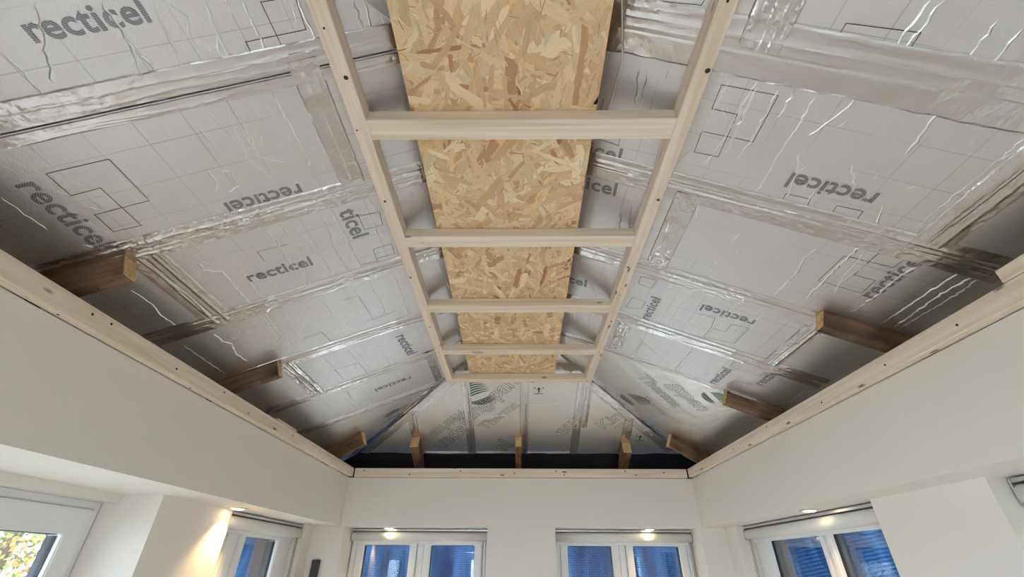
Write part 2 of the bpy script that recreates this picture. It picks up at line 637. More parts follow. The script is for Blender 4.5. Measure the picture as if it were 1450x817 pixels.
def board_at(pl, x, y):
    best, bd = None, 1e9
    for p, poly, o in BOARDS:
        if p != pl:
            continue
        cx, cy = sum(q[0] for q in poly) / len(poly), sum(q[1] for q in poly) / len(poly)
        ins = True
        s = 0
        for i, q in enumerate(poly):
            r = poly[(i + 1) % len(poly)]
            c = (r[0] - q[0]) * (y - q[1]) - (r[1] - q[1]) * (x - q[0])
            if s == 0:
                s = 1 if c > 0 else -1
            elif c * s < 0:
                ins = False
        if ins:
            return o
        d = (cx - x) ** 2 + (cy - y) ** 2
        if d < bd:
            best, bd = o, d
    return best


# ---------------------------------------------------------------- foil tape
rng = random.Random(5)


def tape(pl, a, b, w, crumple=1.0, lift=.0025, seed=None, fold=True, side=None):
    """a strip of foil tape from a to b (x, y on slope pl), w wide, pressed on with wrinkles"""
    A, B = on(pl, *a), on(pl, *b)
    n = PLANES[pl][1]
    L = (B - A).length
    e1 = (B - A).normalized()
    e2 = n.cross(e1)
    sd = seed if seed is not None else rng.random() * 100
    nu, nw = max(8, int(L / .009)), 24
    folds = [(fr_.uniform(-.40, .42) * w, fr_.uniform(.0016, .0038), fr_.uniform(.0028, .0045), fr_.random() * 50) for fr_ in [random.Random(int(sd * 977))] for _ in range(3)]
    vv, ff, uv = [], [], []
    for i in range(nu + 1):
        s = L * i / nu
        rough = noise.noise(Vector((s * 3.1, sd, 3.3)))
        rough = max(0.06, min(1.0, .38 + 1.5 * rough))
        ew = 1 + .05 * noise.noise(Vector((s * 22, sd, 9)))
        for j in range(nw + 1):
            t = (j / nw - .5)
            q = t * w * ew
            h = lift + .0012
            pv = Vector((s, q, sd))
            pk_ = Vector((s * 30 + q * 12, q * 34 - s * 9, sd))
            h += crumple * rough * (.0030 * abs(noise.noise(pk_)) + .0010 * abs(noise.noise(pv * 80)))
            h += crumple * .0012 * noise.noise(pv * 14)
            for q0, hh, wd, ph in folds:
                qq = q0 + .012 * noise.noise(Vector((s * 4, ph, 0)))
                k_ = max(0.0, .35 + 1.3 * noise.noise(Vector((s * 2.2, ph, 5))))
                h += hh * k_ * math.exp(-((q - qq) / wd) ** 2)
            if fold:
                h += .003 * math.exp(-((q - .22 * w) / .006) ** 2) - .0015 * math.exp(-((q + .04 * w) / .004) ** 2)
            if j in (0, nw):
                h = .0006
            vv.append(A + e1 * s + e2 * q + n * max(h, .0005))
            uv.append((s + sd, q))
    for i in range(nu):
        for j in range(nw):
            k = i * (nw + 1) + j
            ff.append((k, k + 1, k + nw + 2, k + nw + 1))
    return obj('foil_tape', vv, ff, 'tape', ceil, uvs=uv)


for k, y in enumerate(JL[1:-1]):
    w = (.11, .11, .11, .125, .112, .112, .108, .09, .08)[k]
    yy = y - .012
    if k == 3:      # the near joint shows its open gap between two strips
        tape('L', (-1.66, y - .042), (XRID, y - .042), .078, 1.0, fold=False)
        tape('L', (-1.66, y + .024), (XRID, y + .024), .036, .7, fold=False)
        continue
    xe = XRID if HIP_L - y > XRID else HIP_L - y - .05
    tape('L', (-1.66, yy), (xe, yy), w, (1.0, 1, 1, 1, 1.5, 1.2, 1.0, .7, .6)[k])
for k, y in enumerate(JR[1:-1]):
    w = (.12, .12, .12, .165, .13, .12, .125, .06)[k]
    tape('R', (XRID, y - .012), (1.68, y - .012), w, (1, 1, 1, 1.2, .9, .9, .9, .5)[k])
for x in JE[1:-1]:
    tape('E', (x + .02, HIP_L - abs(x) + .05), (x + .02, EAVE_E - .01), .075, .5)
tape('E', (.60, 3.42), (.60, 3.97), .05, .5)
tape('E', (.99, 3.85), (.99, 4.30), .09, .8)
tape('E', (-.92, 3.80), (-.92, 4.30), .08, .8)
# hip tapes, a strip on each side of the fold
for s in (0, 1):
    o_ = .045
    tape('L', (-.10 - o_, HIP_L + .10 - .005), (-1.52 - o_, HIP_L + 1.52 - .005), .075, 2.2, fold=bool(s)) if s == 0 else None
    tape('E', (-.12, HIP_L + .12 + .05), (-1.44, HIP_L + 1.44 + .05), .08, 1.0, fold=False) if s == 0 else None
    tape('R', (.10 + o_, HIP_R + .10 - .01), (1.52 + o_, HIP_R + 1.52 - .01), .09, 2.4, fold=True) if s == 0 else None
    tape('E', (.12, HIP_R + .12 + .05), (1.44, HIP_R + 1.44 + .05), .09, 1.2, fold=False) if s == 0 else None
tape('E', (-.86, 4.322), (-.46, 4.322), .022, .4, fold=False)
tape('E', (.09, 4.322), (.50, 4.322), .022, .4, fold=False)
tape('E', (-.40, 4.322), (-.02, 4.322), .022, .4, fold=False)
# strips along the eaves and crumpled patches beside the frame rails
tape('L', (-1.375, 1.29), (-1.375, 1.79), .125, 1.3)
tape('L', (-1.33, 2.34), (-1.33, 2.86), .09, .8)
tape('R', (1.435, .72), (1.435, 1.22), .12, 1.2)
tape('R', (1.41, 1.80), (1.41, 2.30), .085, 1.4)
tape('L', (-.635, .72), (-.635, 1.26), .09, 2.3, fold=False)
tape('L', (-.62, 2.80), (-.62, 3.40), .06, 1.6, fold=False)
tape('R', (.690, .05), (.690, .70), .12, 2.3, fold=False)
tape('R', (.685, 1.27), (.685, 1.78), .10, 2.3, fold=False)
tape('R', (.665, 2.34), (.665, 2.75), .08, 1.8, fold=False)
tape('L', (XRID - .055, YB), (XRID - .055, yr), .10, 1.0)
tape('R', (XRID + .055, YB), (XRID + .055, yr), .10, 1.0)

# ---------------------------------------------------------------- creases in the foil
CREASE_L = [[(-0.891,0.513),(-0.899,0.578),(-0.916,0.693)],[(-0.98,0.497),(-0.982,0.565),(-0.981,0.63),(-0.974,0.651),(-0.973,0.685),(-0.96,0.698)],[(-0.985,0.586),(-0.992,0.622),(-1.006,0.67),(-1.012,0.701)],[(-0.858,0.52),(-0.842,0.56),(-0.856,0.623),(-0.853,0.674)],[(-0.787,0.533),(-0.792,0.582),(-0.797,0.647),(-0.801,0.692)],[(-0.8,0.613),(-0.813,0.653),(-0.816,0.693)],[(-0.706,0.548),(-0.71,0.691)],[(-0.589,0.57),(-0.579,0.69)],[(-1.089,0.476),(-1.187,0.656)],[(-1.221,0.559),(-1.22,0.617),(-1.221,0.701)],[(-0.742,0.811),(-0.739,0.99),(-0.737,1.213)],[(-0.868,0.869),(-0.869,1.143)],[(-0.973,0.844),(-0.962,0.941)],[(-0.926,0.814),(-0.907,0.899)],[(-0.665,0.82),(-0.658,0.887)],[(-0.997,1.011),(-0.97,1.031),(-0.974,1.094),(-1.014,1.112)],[(-1.025,1.004),(-1.022,1.052),(-1.051,1.097)],[(-1.514,0.926),(-1.513,1.076)],[(-1.42,1.121),(-1.451,1.181),(-1.47,1.227)],[(-1.481,1.166),(-1.456,1.198)],[(-1.258,1.396),(-1.264,1.441),(-1.219,1.482),(-1.225,1.586),(-1.228,1.747)],[(-1.156,1.39),(-1.158,1.517),(-1.175,1.676),(-1.158,1.749)],[(-0.981,1.335),(-0.986,1.584)],[(-0.934,1.336),(-0.928,1.527),(-0.984,1.735)],[(-0.795,1.332),(-0.792,1.408),(-0.811,1.517),(-0.805,1.664),(-0.806,1.751)],[(-0.75,1.331),(-0.745,1.443),(-0.746,1.561),(-0.752,1.753)],[(-0.867,1.489),(-0.87,1.726)],[(-0.985,1.338),(-0.992,1.448),(-0.988,1.588),(-0.994,1.761)],[(-0.932,1.332),(-0.919,1.496),(-0.93,1.578)],[(-0.606,1.314),(-0.593,1.391)],[(-0.623,1.431),(-0.629,1.533)],[(-0.825,1.86),(-0.819,1.982),(-0.816,2.171)],[(-0.748,1.909),(-0.738,2.037),(-0.742,2.208)],[(-0.622,1.841),(-0.631,2.033),(-0.636,2.302)],[(-0.971,1.867),(-0.972,2.041)],[(-1.216,1.843),(-1.228,1.989),(-1.236,2.167)],[(-1.444,1.866),(-1.452,1.943),(-1.431,1.994),(-1.462,2.086),(-1.449,2.199)],[(-1.515,1.437),(-1.505,1.541),(-1.521,1.624),(-1.522,1.727),(-1.507,1.794)],[(-1.58,1.876),(-1.582,2.005),(-1.583,2.259)],[(-0.455,0.594),(-0.447,0.703)],[(-0.429,0.599),(-0.429,0.707)],[(-1.028,2.179),(-0.879,2.045)],[(-1.215,2.297),(-1.123,2.3),(-1.046,2.235)],[(-0.918,2.456),(-0.813,2.444),(-0.734,2.364)],[(-0.919,2.792),(-0.754,2.765)],[(-1.279,2.948),(-1.152,2.978),(-0.981,2.858)],[(-0.685,2.142),(-0.57,2.141)]]
CREASE_R = [[(0.655,0.797),(0.646,0.916),(0.634,1.065),(0.613,1.12)],[(0.734,0.803),(0.735,0.936),(0.739,1.077)],[(0.785,0.797),(0.788,0.876),(0.787,0.982),(0.783,1.062)],[(0.882,0.798),(0.885,0.864),(0.883,0.952),(0.882,1.037),(0.886,1.183)],[(0.826,0.798),(0.824,0.887)],[(0.983,0.516),(0.978,0.589),(0.978,0.686)],[(1.003,0.513),(1.001,0.579),(0.998,0.676)],[(1.122,0.535),(1.128,0.615),(1.131,0.679)],[(1.176,0.543),(1.176,0.596),(1.176,0.65)],[(0.978,0.748),(0.963,0.835),(0.925,0.922)],[(1.163,0.749),(1.172,0.861),(1.177,0.922)],[(0.929,0.989),(0.952,1.038),(0.982,1.173)],[(1.041,1.121),(1.042,1.177)],[(1.077,0.984),(1.126,1.058)],[(1.177,1.372),(1.164,1.445),(1.183,1.545),(1.179,1.718)],[(1.279,1.312),(1.279,1.459),(1.284,1.68)],[(1.232,1.108),(1.269,1.192)],[(1.467,1.325),(1.459,1.408),(1.468,1.531),(1.456,1.685)],[(1.5,1.285),(1.472,1.313),(1.468,1.365)],[(1.58,1.288),(1.577,1.42),(1.578,1.582),(1.577,1.706)],[(1.64,1.284),(1.646,1.416),(1.642,1.6),(1.64,1.703)],[(1.622,1.29),(1.612,1.428),(1.621,1.698)],[(1.18,1.505),(1.177,1.713)],[(0.882,1.856),(0.868,2.019),(0.865,2.298)],[(0.785,1.845),(0.793,2.18),(0.795,2.78)],[(1.078,1.862),(1.071,1.981),(1.064,2.095),(1.046,2.253)],[(1.004,2.029),(0.943,2.178)],[(1.195,1.843),(1.206,1.964)],[(1.053,2.369),(1.039,2.778)],[(1.166,2.358),(1.158,2.49)],[(1.241,2.371),(1.245,2.619),(1.122,2.781)],[(0.769,2.498),(0.983,2.699)],[(1.711,2.398),(1.651,2.467),(1.655,2.561),(1.669,2.775)],[(0.719,1.241),(0.744,1.394)],[(0.914,1.404),(0.91,1.476)],[(0.389,0.647),(0.395,0.738)],[(0.398,0.816),(0.416,0.953)],[(0.427,0.821),(0.43,0.963)],[(0.468,1.47),(0.496,1.683)],[(0.5,1.411),(0.526,1.641)]]
CREASE_E = [[(0.388,3.613),(0.339,3.689),(0.219,3.689),(0.092,3.689)],[(0.101,3.5),(0.067,3.589)],[(-1.053,3.788),(-0.805,3.769)],[(-0.257,3.83),(-0.072,3.811)],[(-0.779,3.575),(-0.628,3.55)]]
LINE_L = [[(-1.376,0.888),(-1.221,0.888),(-1.222,1.063),(-1.376,1.064),(-1.378,1.148),(-1.3,1.152),(-1.3,0.974),(-1.377,0.977),(-1.376,0.888)],[(-0.745,0.646),(-0.594,0.645),(-0.59,0.569)],[(-0.67,0.559),(-0.667,0.689)],[(-0.745,0.646),(-0.746,0.691)],[(-0.67,0.559),(-0.639,0.56)],[(-0.666,1.39),(-0.586,1.399),(-0.592,1.479),(-0.667,1.476),(-0.666,1.39)],[(-0.668,1.617),(-0.587,1.616),(-0.589,1.692),(-0.671,1.687),(-0.668,1.617)],[(-0.671,1.687),(-0.671,1.751)],[(-0.741,1.7),(-0.666,1.707)],[(-0.892,1.927),(-0.822,1.931),(-0.815,2.098)],[(-1.147,2.606),(-1.016,2.628),(-1.01,2.829)],[(-1.147,2.606),(-1.152,2.785)],[(-1.064,1.425),(-0.955,1.434)],[(-1.064,1.425),(-1.065,1.488)],[(-1.163,2.157),(-1.07,2.145),(-1.063,2.285)],[(-0.847,2.189),(-0.692,2.177)]]
LINE_R = [[(0.64,0.817),(0.794,0.814),(0.795,0.986),(0.718,0.987),(0.72,1.074),(0.643,1.078),(0.64,0.99),(0.718,0.987),(0.716,0.902),(0.641,0.902),(0.64,0.817)],[(0.851,0.668),(0.851,0.594),(1.006,0.587),(1.01,0.66)],[(1.13,1.195),(1.125,1.153),(1.201,1.149),(1.205,1.187)],[(0.972,1.181),(0.97,1.156),(1.046,1.154),(1.05,1.181)],[(1.265,1.544),(1.266,1.371),(1.42,1.365),(1.422,1.305)],[(1.344,1.308),(1.343,1.456),(1.415,1.454),(1.42,1.546),(1.265,1.544)],[(1.056,2.133),(1.055,2.246),(1.198,2.208),(1.198,2.024),(1.123,2.042),(1.124,2.13),(1.056,2.133),(1.04,2.026),(0.964,2.042)],[(1.27,2.469),(1.263,2.381),(1.422,2.363),(1.426,2.457),(1.27,2.469)],[(1.363,2.69),(1.351,2.616),(1.5,2.564)],[(0.631,2.204),(0.645,2.086),(0.714,2.085),(0.707,2.168),(0.631,2.204)],[(0.643,1.944),(0.642,1.878),(0.716,1.873),(0.711,1.95),(0.643,1.944)],[(0.383,0.62),(0.515,0.61),(0.518,0.597)],[(0.314,1.122),(0.393,1.13),(0.391,1.095)],[(0.31,0.953),(0.307,0.997)]]



def crease(pl, pts, r0, dens=.014):
    """one raised wrinkle: a low three-sided ridge with a wandering line"""
    n = PLANES[pl][1]
    line = []
    for a, b in zip(pts, pts[1:]):
        A, B = Vector(a), Vector(b)
        k = max(1, int((B - A).length / dens))
        for i in range(k):
            line.append(A.lerp(B, i / k))
    line.append(Vector(pts[-1]))
    vv, ff = [], []
    m = len(line)
    for i, p in enumerate(line):
        d = line[min(i + 1, m - 1)] - line[max(i - 1, 0)]
        d = d.normalized() if d.length else Vector((1, 0))
        nrm = Vector((-d.y, d.x))
        j = rng.uniform(-.0035, .0035)
        p = p + nrm * j
        w = r0 * rng.uniform(.6, 1.25) * (1 if 0 < i < m - 1 else .15)
        for off, hh in ((-w, .0002), (0, w * .65), (w, .0002)):
            q = p + nrm * off
            vv.append(on(pl, q.x, q.y, hh))
    for i in range(m - 1):
        a = i * 3
        ff += [(a, a + 1, a + 4, a + 3), (a + 1, a + 2, a + 5, a + 4)]
    return vv, ff


CR_BY = {}


def add_crease(pl, pts, r0):
    c = pts[len(pts) // 2]
    b = board_at(pl, *c)
    vv, ff = crease(pl, pts, r0)
    V, Fc = CR_BY.setdefault(b.name, ([], []))
    k = len(V)
    V += vv
    Fc += [tuple(i + k for i in f) for f in ff]


for pl, data in (('L', CREASE_L), ('R', CREASE_R), ('E', CREASE_E)):
    for pts in data:
        add_crease(pl, pts, rng.uniform(.0026, .0046))
for pl, J, sx in (('L', JL, -1), ('R', JR, 1)):
    for i in range(3, len(J) - 2):
        y0, y1 = J[i] + .07, J[i + 1] - .07
        for q in range(60 if pl == 'L' and 4 <= i <= 7 else 30):      # small nicks and dents
            x = sx * rng.uniform(.10, 1.45)
            y = rng.uniform(y0, y1)
            a = rng.gauss(math.pi / 2, .5)
            L = rng.choice((.012, .018, .03, .05))
            pts = [(x, y), (x + math.cos(a) * L * .5 + rng.uniform(-.005, .005), y + math.sin(a) * L * .5), (x + math.cos(a) * L, y + math.sin(a) * L)]
            add_crease(pl, pts, min(.0022, L * .08))
        for q in range(3):                                             # long runs from joint to joint
            x = sx * rng.uniform(.12, 1.4)
            add_crease(pl, [(x, y0), (x + rng.uniform(-.03, .03), (y0 + y1) / 2), (x + rng.uniform(-.05, .05), y0 + (y1 - y0) * rng.uniform(.6, 1))], .0024)
for bn, (V, Fc) in CR_BY.items():
    o = obj('foil_creases', V, Fc, 'crease', bpy.data.objects[bn], uvs=[(v.x, v.y) for v in V])
    o['kind'] = 'stuff'

# ---------------------------------------------------------------- print on the boards


def text_mesh(body, outline):
    c = bpy.data.curves.new('t', 'FONT')
    c.body = body
    c.size = 1.0
    c.resolution_u = 3
    if outline:
        c.fill_mode = 'NONE'
        c.bevel_depth = .009
        c.bevel_resolution = 0
        c.offset = .012
    else:
        c.offset = .022
        c.space_character = 1.04
    o = bpy.data.objects.new('t', c)
    COL.objects.link(o)
    dg = bpy.context.evaluated_depsgraph_get()
    me = bpy.data.meshes.new_from_object(o.evaluated_get(dg))
    bpy.data.objects.remove(o)
    vs = [v.co.copy() for v in me.vertices]
    fs = [tuple(p.vertices) for p in me.polygons]
    bpy.data.meshes.remove(me)
    x0, x1 = min(v.x for v in vs), max(v.x for v in vs)
    return [Vector(((v.x - x0) / (x1 - x0), v.y / (x1 - x0), v.z / (x1 - x0))) for v in vs], fs


TEXTS = [
  ('recticel','L',-1.151,0.558,-0.912,0.558,''), ('recticel','L',-1.460,0.900,-1.463,1.199,''), ('recticel','L',-0.805,1.150,-1.050,1.150,''),
  ('recticel','L',-1.165,1.590,-0.915,1.600,''), ('ticel','L',-0.728,1.335,-0.722,1.515,''), ('recticel','L',-0.755,2.461,-0.740,2.760,''),
  ('recticel','L',-0.790,3.085,-1.040,3.085,''), ('recticel','R',1.203,1.066,0.949,1.066,''), ('recticel','R',1.470,1.560,1.476,1.280,''),
  ('recticel','R',1.198,1.946,0.955,1.950,''), ('recticel','R',0.768,2.260,0.774,2.020,''), ('recticel','R',1.290,2.750,1.296,2.500,''),
  ('recticel','R',1.481,2.560,1.485,2.310,''), ('recticel','R',0.132,1.205,0.412,1.210,''), ('recticel','R',0.146,1.395,0.428,1.385,''),
  ('recticel','R',0.120,2.140,0.401,2.130,''),
  ('Kingspan','E',-0.448,3.945,0.020,3.425,'k'), ('Therma','E',-0.276,4.000,0.026,3.690,'k'), ('Therma','E',-0.470,3.720,-0.802,4.055,'k'),
  ('span','E',-0.500,3.945,-0.770,4.215,'k'), ('Kin','E',0.783,3.990,0.930,3.825,'k'), ('Th','E',0.928,4.010,1.010,3.920,'k'),
  ('ma','E',0.500,3.835,0.352,4.020,'k'), ('al','E',-0.120,4.310,-0.030,4.215,'k'), ('Therma','R',0.864,3.025,1.203,3.327,'k'), ('gspan','R',1.064,2.985,1.345,3.232,'k'),
  ('Therma','R',0.960,3.360,1.190,3.560,'k'), ('Kingspan','L',-0.735,3.505,-1.150,3.800,'k')]
TM = {}
for body, pl, xa, ya, xb, yb, style in TEXTS:
    key = (body, style)
    if key not in TM:
        TM[key] = text_mesh(body, bool(style))
    vs, fs = TM[key]
    A, B = on(pl, xa, ya), on(pl, xb, yb)
    n = PLANES[pl][1]
    e1 = (B - A).normalized()
    e2 = n.cross(e1)
    L = (B - A).length
    par = board_at(pl, (xa + xb) / 2, (ya + yb) / 2)
    o = obj('printed_lettering', [A + e1 * v.x * L + e2 * v.y * L + n * (.0012 + max(0, v.z) * .1) for v in vs], fs, 'ink_dark' if style else 'ink_hatch', par,
            uvs=[(v.x * L, v.y * L) for v in vs])
    o['label'] = 'dark green outlined lettering' if style else 'grey hatched lettering'


def ribbon(pl, lines, w, mat, name, label):
    by = {}
    for pts in lines:
        par = board_at(pl, *pts[len(pts) // 2])
        V, Fc = by.setdefault(par.name, ([], []))
        for a, b in zip(pts, pts[1:]):
            A, B = Vector(a), Vector(b)
            d = (B - A).normalized() if (B - A).length else Vector((1, 0))
            nn = Vector((-d.y, d.x)) * w / 2
            k = len(V)
            for q in (A + nn - d * w / 2, A - nn - d * w / 2, B - nn + d * w / 2, B + nn + d * w / 2):
                V.append(on(pl, q.x, q.y, .001))
            Fc.append((k, k + 1, k + 2, k + 3))
    for bn, (V, Fc) in by.items():
        o = obj(name, V, Fc, mat, bpy.data.objects[bn])
        o['label'] = label
        o['kind'] = 'stuff'


ribbon('L', LINE_L, .0019, 'ink', 'printed_outlines', 'thin dark printed outlines')
ribbon('R', LINE_R, .0019, 'ink', 'printed_outlines', 'thin dark printed outlines')


def emblem(pl, cx, cy, size, ang, cols=('ink_green', 'ink_dark')):
    """fan of curved leaf strokes printed beside the outline lettering"""
    par = board_at(pl, cx, cy)
    n = PLANES[pl][1]
    O = on(pl, cx, cy)
    a1 = (on(pl, cx + math.cos(ang) * .1, cy + math.sin(ang) * .1) - O).normalized()
    a2 = n.cross(a1)
    for grp, (base, sweep, mat) in enumerate((((0, .10), 1, cols[0]), ((0, -.12), -1, cols[1]))):
        V, Fc = [], []
        for k in range(6):
            t0 = (k / 5 - .5)
            k0 = len(V)
            m = 9
            for i in range(m):
                s = i / (m - 1)
                th = math.pi * (.12 + .76 * s)
                x = -math.cos(th) * .95 + .12 * t0
                y = sweep * (math.sin(th) * (.22 + .26 * (k + .3)) * (.62 if sweep > 0 else .30)) + base[1]
                wd = .05 * math.sin(math.pi * min(1, s * 1.02)) * (1 if sweep > 0 else .5)
                for o_ in (-wd, wd):
                    V.append(O + (a1 * x * .55 + a2 * (y * 1.25 + o_) * .55) * size + n * .0013)
            for i in range(m - 1):
                q = k0 + i * 2
                Fc.append((q, q + 1, q + 3, q + 2))
        o = obj('printed_emblem', V, Fc, mat, par)
        o['label'] = 'green striped leaf fan print' if grp == 0 else 'dark striped leaf print'
        o['kind'] = 'stuff'


emblem('E', -.305, 3.585, .24, -.45)
emblem('R', 1.345, 2.950, .17, .75)
emblem('R', .93, 3.49, .20, .75, ('ink_dark', 'ink_dark'))
emblem('L', -1.02, 3.70, .20, 2.5, ('ink_dark', 'ink_dark'))


def arrow(pl, cx, cy, s):
    par = board_at(pl, cx, cy)
    V, Fc = [], []
    for poly in ([(-.12, -.5), (.12, -.5), (.12, .1), (-.12, .1)], [(-.38, .1), (.38, .1), (0, .55)], [(-.8, -.72), (.8, -.72), (.8, -.62), (-.8, -.62)],
                 [(-.85, .3), (-.65, .3), (-.65, .5), (-.85, .5)], [(.65, .3), (.85, .3), (.85, .5), (.65, .5)]):
        k = len(V)
        V += [on(pl, cx + q[0] * s, cy - q[1] * s * 1.4, .0012) for q in poly]
        Fc.append(tuple(range(k, k + len(poly))))
    o = obj('printed_arrow', V, Fc, 'ink_green', par)
    o['label'] = 'green printed arrow symbol'
    o['kind'] = 'stuff'


arrow('E', .183, 3.51, .045)
arrow('E', 1.12, 4.10, .045)

# ---------------------------------------------------------------- timber ladder frame under the ridge
HL = 1.237
lad = empty('pine_ladder', P(0, 1.5, HL))
tag(lad, 'ladder-like frame of new pine rails and cross pieces hung under the ridge', 'timber frame')
UPZ = Vector((0, 0, 1))
rail_l = beam('side_rail', P(-.512, YB + .05, HL), P(-.527, 3.319, HL), .052, .062, UPZ, 'pine', lad)
rail_r = beam('side_rail', P(.542, YB + .05, HL), P(.557, 3.319, HL), .052, .062, UPZ, 'pine', lad)
RUNGS = [(-1.46, -1.38), (-.87, -.79), (-.27, -.19), (.31, .39), (.911, .992), (1.511, 1.587), (2.116, 2.194), (2.708, 2.779), (3.243, 3.317)]
for y0, y1 in RUNGS:
    yc = (y0 + y1) / 2
    xa = -.512 + (yc + 1.85) / 5.17 * -.015 + .0255
    xb = .542 + (yc + 1.85) / 5.17 * .015 - .0255
    beam('cross_piece', P(xa, yc, HL + .0005), P(xb, yc, HL + .0005), y1 - y0, .0475, UPZ, 'pine', lad)


def disc_bm(r, seg=10):
    return lathe_bm([(r, 0), (r, -.0015), (r * .45, -.0015), (r * .35, -.0005)], seg)


for rail, spots in ((rail_l, [(-.510, .763, 7), (-.527, 1.288, 5), (-.535, 1.833, 5), (-.528, 2.371, 5), (-.523, .62, 3), (-.53, 2.74, 4), (-.52, 3.27, 4), (-.535, .95, 3)]),
                    (rail_r, [(.562, .748, 8), (.562, 1.284, 6), (.54, 1.744, 5), (.560, 2.299, 5), (.545, .56, 4), (.558, 2.74, 4), (.55, 3.27, 4), (.548, 2.0, 3)])):
    for x, y, r in spots:
        obj_bm('screw_head', disc_bm(r / 1000), 'screw', rail, Matrix.Translation(P(x, y, HL - .0002)))
# small stamp on the fourth visible cross piece and hatch stamp on a rail's inner face
cps = [o for o in lad.children if o.name.startswith('cross_piece')]
V, Fc = [], []
for i in range(6):
    for j in range(2):
        x = -.30 + i * .012 + .004 * j
        y = 2.722 + j * .022 + (i % 3) * .004
        k = len(V)
        V += [P(x, y, HL - .0005), P(x + .007, y, HL - .0005), P(x + .007, y + .012, HL - .0005), P(x, y + .012, HL - .0005)]
        Fc.append((k, k + 1, k + 2, k + 3))
obj('grade_stamp', V, Fc, 'ink', cps[7])['kind'] = 'stuff'
V, Fc = [], []
for i in range(5):
    for j in range(4):
        k = len(V)
        y, z = .80 + i * .018 + .006 * (j % 2), HL + .008 + j * .012
        xx = -.4945
        V += [P(xx, y, z), P(xx, y + .010, z), P(xx, y + .012, z + .007), P(xx, y + .002, z + .007)]
        Fc.append((k, k + 1, k + 2, k + 3))
obj('grade_stamp', V, Fc, 'ink', rail_l)['kind'] = 'stuff'

# ---------------------------------------------------------------- flake board lying on the cross pieces
OZ = HL + .0502
osb = empty('flake_board', P(-.04, 1.5, OZ))
tag(osb, 'long strip of yellow-brown flake board lying on the pine cross pieces', 'board')


def osb_x(y):
    t = (y - .57) / 2.7
    return -.350 - .019 * t, .262 + .033 * t


ya, yb = YB + .1, 3.272
la, ra = osb_x(ya)
lb, rb = osb_x(yb)
bv = [P(la, ya, OZ), P(ra, ya, OZ), P(rb, yb, OZ), P(lb, yb, OZ)]
bv += [v + Vector((0, 0, .013)) for v in bv]
bo = obj('panel', bv, [(0, 3, 2, 1), (4, 5, 6, 7), (0, 1, 5, 4), (1, 2, 6, 5), (2, 3, 7, 6), (3, 0, 4, 7)], 'flake', osb,
         uvs=[(v.y, v.x) for v in bv])
ca = bo.data.color_attributes.new('flake_colour', 'FLOAT_COLOR', 'POINT')
for d in ca.data:
    d.color = lin(226, 190, 146)
PAL = [(234, 203, 162, 7), (227, 193, 149, 7), (239, 212, 174, 5), (219, 181, 135, 4), (232, 197, 148, 4), (208, 165, 122, 1.8), (196, 146, 110, .8), (178, 124, 96, .3), (243, 221, 186, 2)]
wts = [p[3] for p in PAL]
fr = random.Random(11)
V, Fc, CO, UV = [], [], [], []
NF = 6200
for i in range(NF):
    y = fr.uniform(.2, yb) if i > 500 else fr.uniform(ya, .2)
    x0, x1 = osb_x(y)
    x = fr.uniform(x0, x1)
    big = fr.random() < (.5 if y < 1.5 else .3)
    L = fr.uniform(.07, .19) if big else fr.uniform(.02, .07)
    w = fr.uniform(.014, .046) if big else fr.uniform(.002, .010)
    if i < 1500:
        L, w = fr.uniform(.08, .16), fr.uniform(.03, .05)
    a = fr.uniform(0, math.pi) if fr.random() < .55 else fr.gauss(math.pi / 2, .45)
    ca_, sa_ = math.cos(a), math.sin(a)
    z = OZ - .00015 - .0012 * i / NF
    c = fr.choices(PAL, wts)[0]
    if i < 1500:
        c = PAL[fr.choice((0, 1, 3, 4))]
    if i > 5600:          # thin dark slivers and splinters on top
        L, w = fr.uniform(.012, .05), fr.uniform(.0008, .0024)
        c = fr.choice(((168, 120, 84), (186, 140, 98), (240, 218, 182), (140, 98, 68), (236, 208, 166)))
    v_ = fr.uniform(.93, 1.05)
    col = lin(*(min(255, q * v_) for q in c[:3]))
    n_ = 7
    tp_, tp2_ = fr.uniform(.2, 1), fr.uniform(.2, 1)
    top = [(-.5 + k / (n_ - 1), (.5 + fr.uniform(-.22, .06)) * (1 if 0 < k < n_ - 1 else tp_)) for k in range(n_)]
    bot = [(.5 - k / (n_ - 1), (-.5 + fr.uniform(-.06, .22)) * (1 if 0 < k < n_ - 1 else tp2_)) for k in range(n_)]
    sk = fr.uniform(-.8, .8)
    pts = []
    for px, py in top + bot:
        px2 = px + (py * w / L) * sk + (fr.uniform(-.09, .09) if abs(px) > .49 else 0)
        qx = x + (px2 * L) * ca_ - (py * w) * sa_
        qy = y + (px2 * L) * sa_ + (py * w) * ca_
        pts.append((qx, qy, px2 * L, py * w))
    k = len(V)
    for qx, qy, u, v in pts:
        qy = min(max(qy, ya + .001), yb - .001)
        e0, e1_ = osb_x(qy)
        qx = min(max(qx, e0 + .0005), e1_ - .0005)
        V.append(P(qx, qy, z))
        CO.append(col)
        UV.append((u + i * .37, v + i * .11))
    Fc.append(tuple(range(k, k + len(pts))))
fo = obj('wood_flakes', V, Fc, 'flake', osb, uvs=UV)
ca = fo.data.color_attributes.new('flake_colour', 'FLOAT_COLOR', 'POINT')
for d, c in zip(ca.data, CO):
    d.color = c
fo['kind'] = 'stuff'
fo['label'] = 'pressed wood flakes in tan and reddish brown'

# ---------------------------------------------------------------- battens on top of the bulkheads
BH = .071


def batten(name, p0, p1, w, h, label, group=None):
    o = beam(name, p0, p1, w, h, UPZ, 'pine', None, .003)
    return tag(o, label, 'batten', group)


def knots(o, spots, r=.004):
    for p, nrm in spots:
        m = Vector((0, 0, -1)).rotation_difference(nrm).to_matrix().to_4x4()
        obj_bm('screw_head', disc_bm(r), 'screw', o, Matrix.Translation(p) @ m)


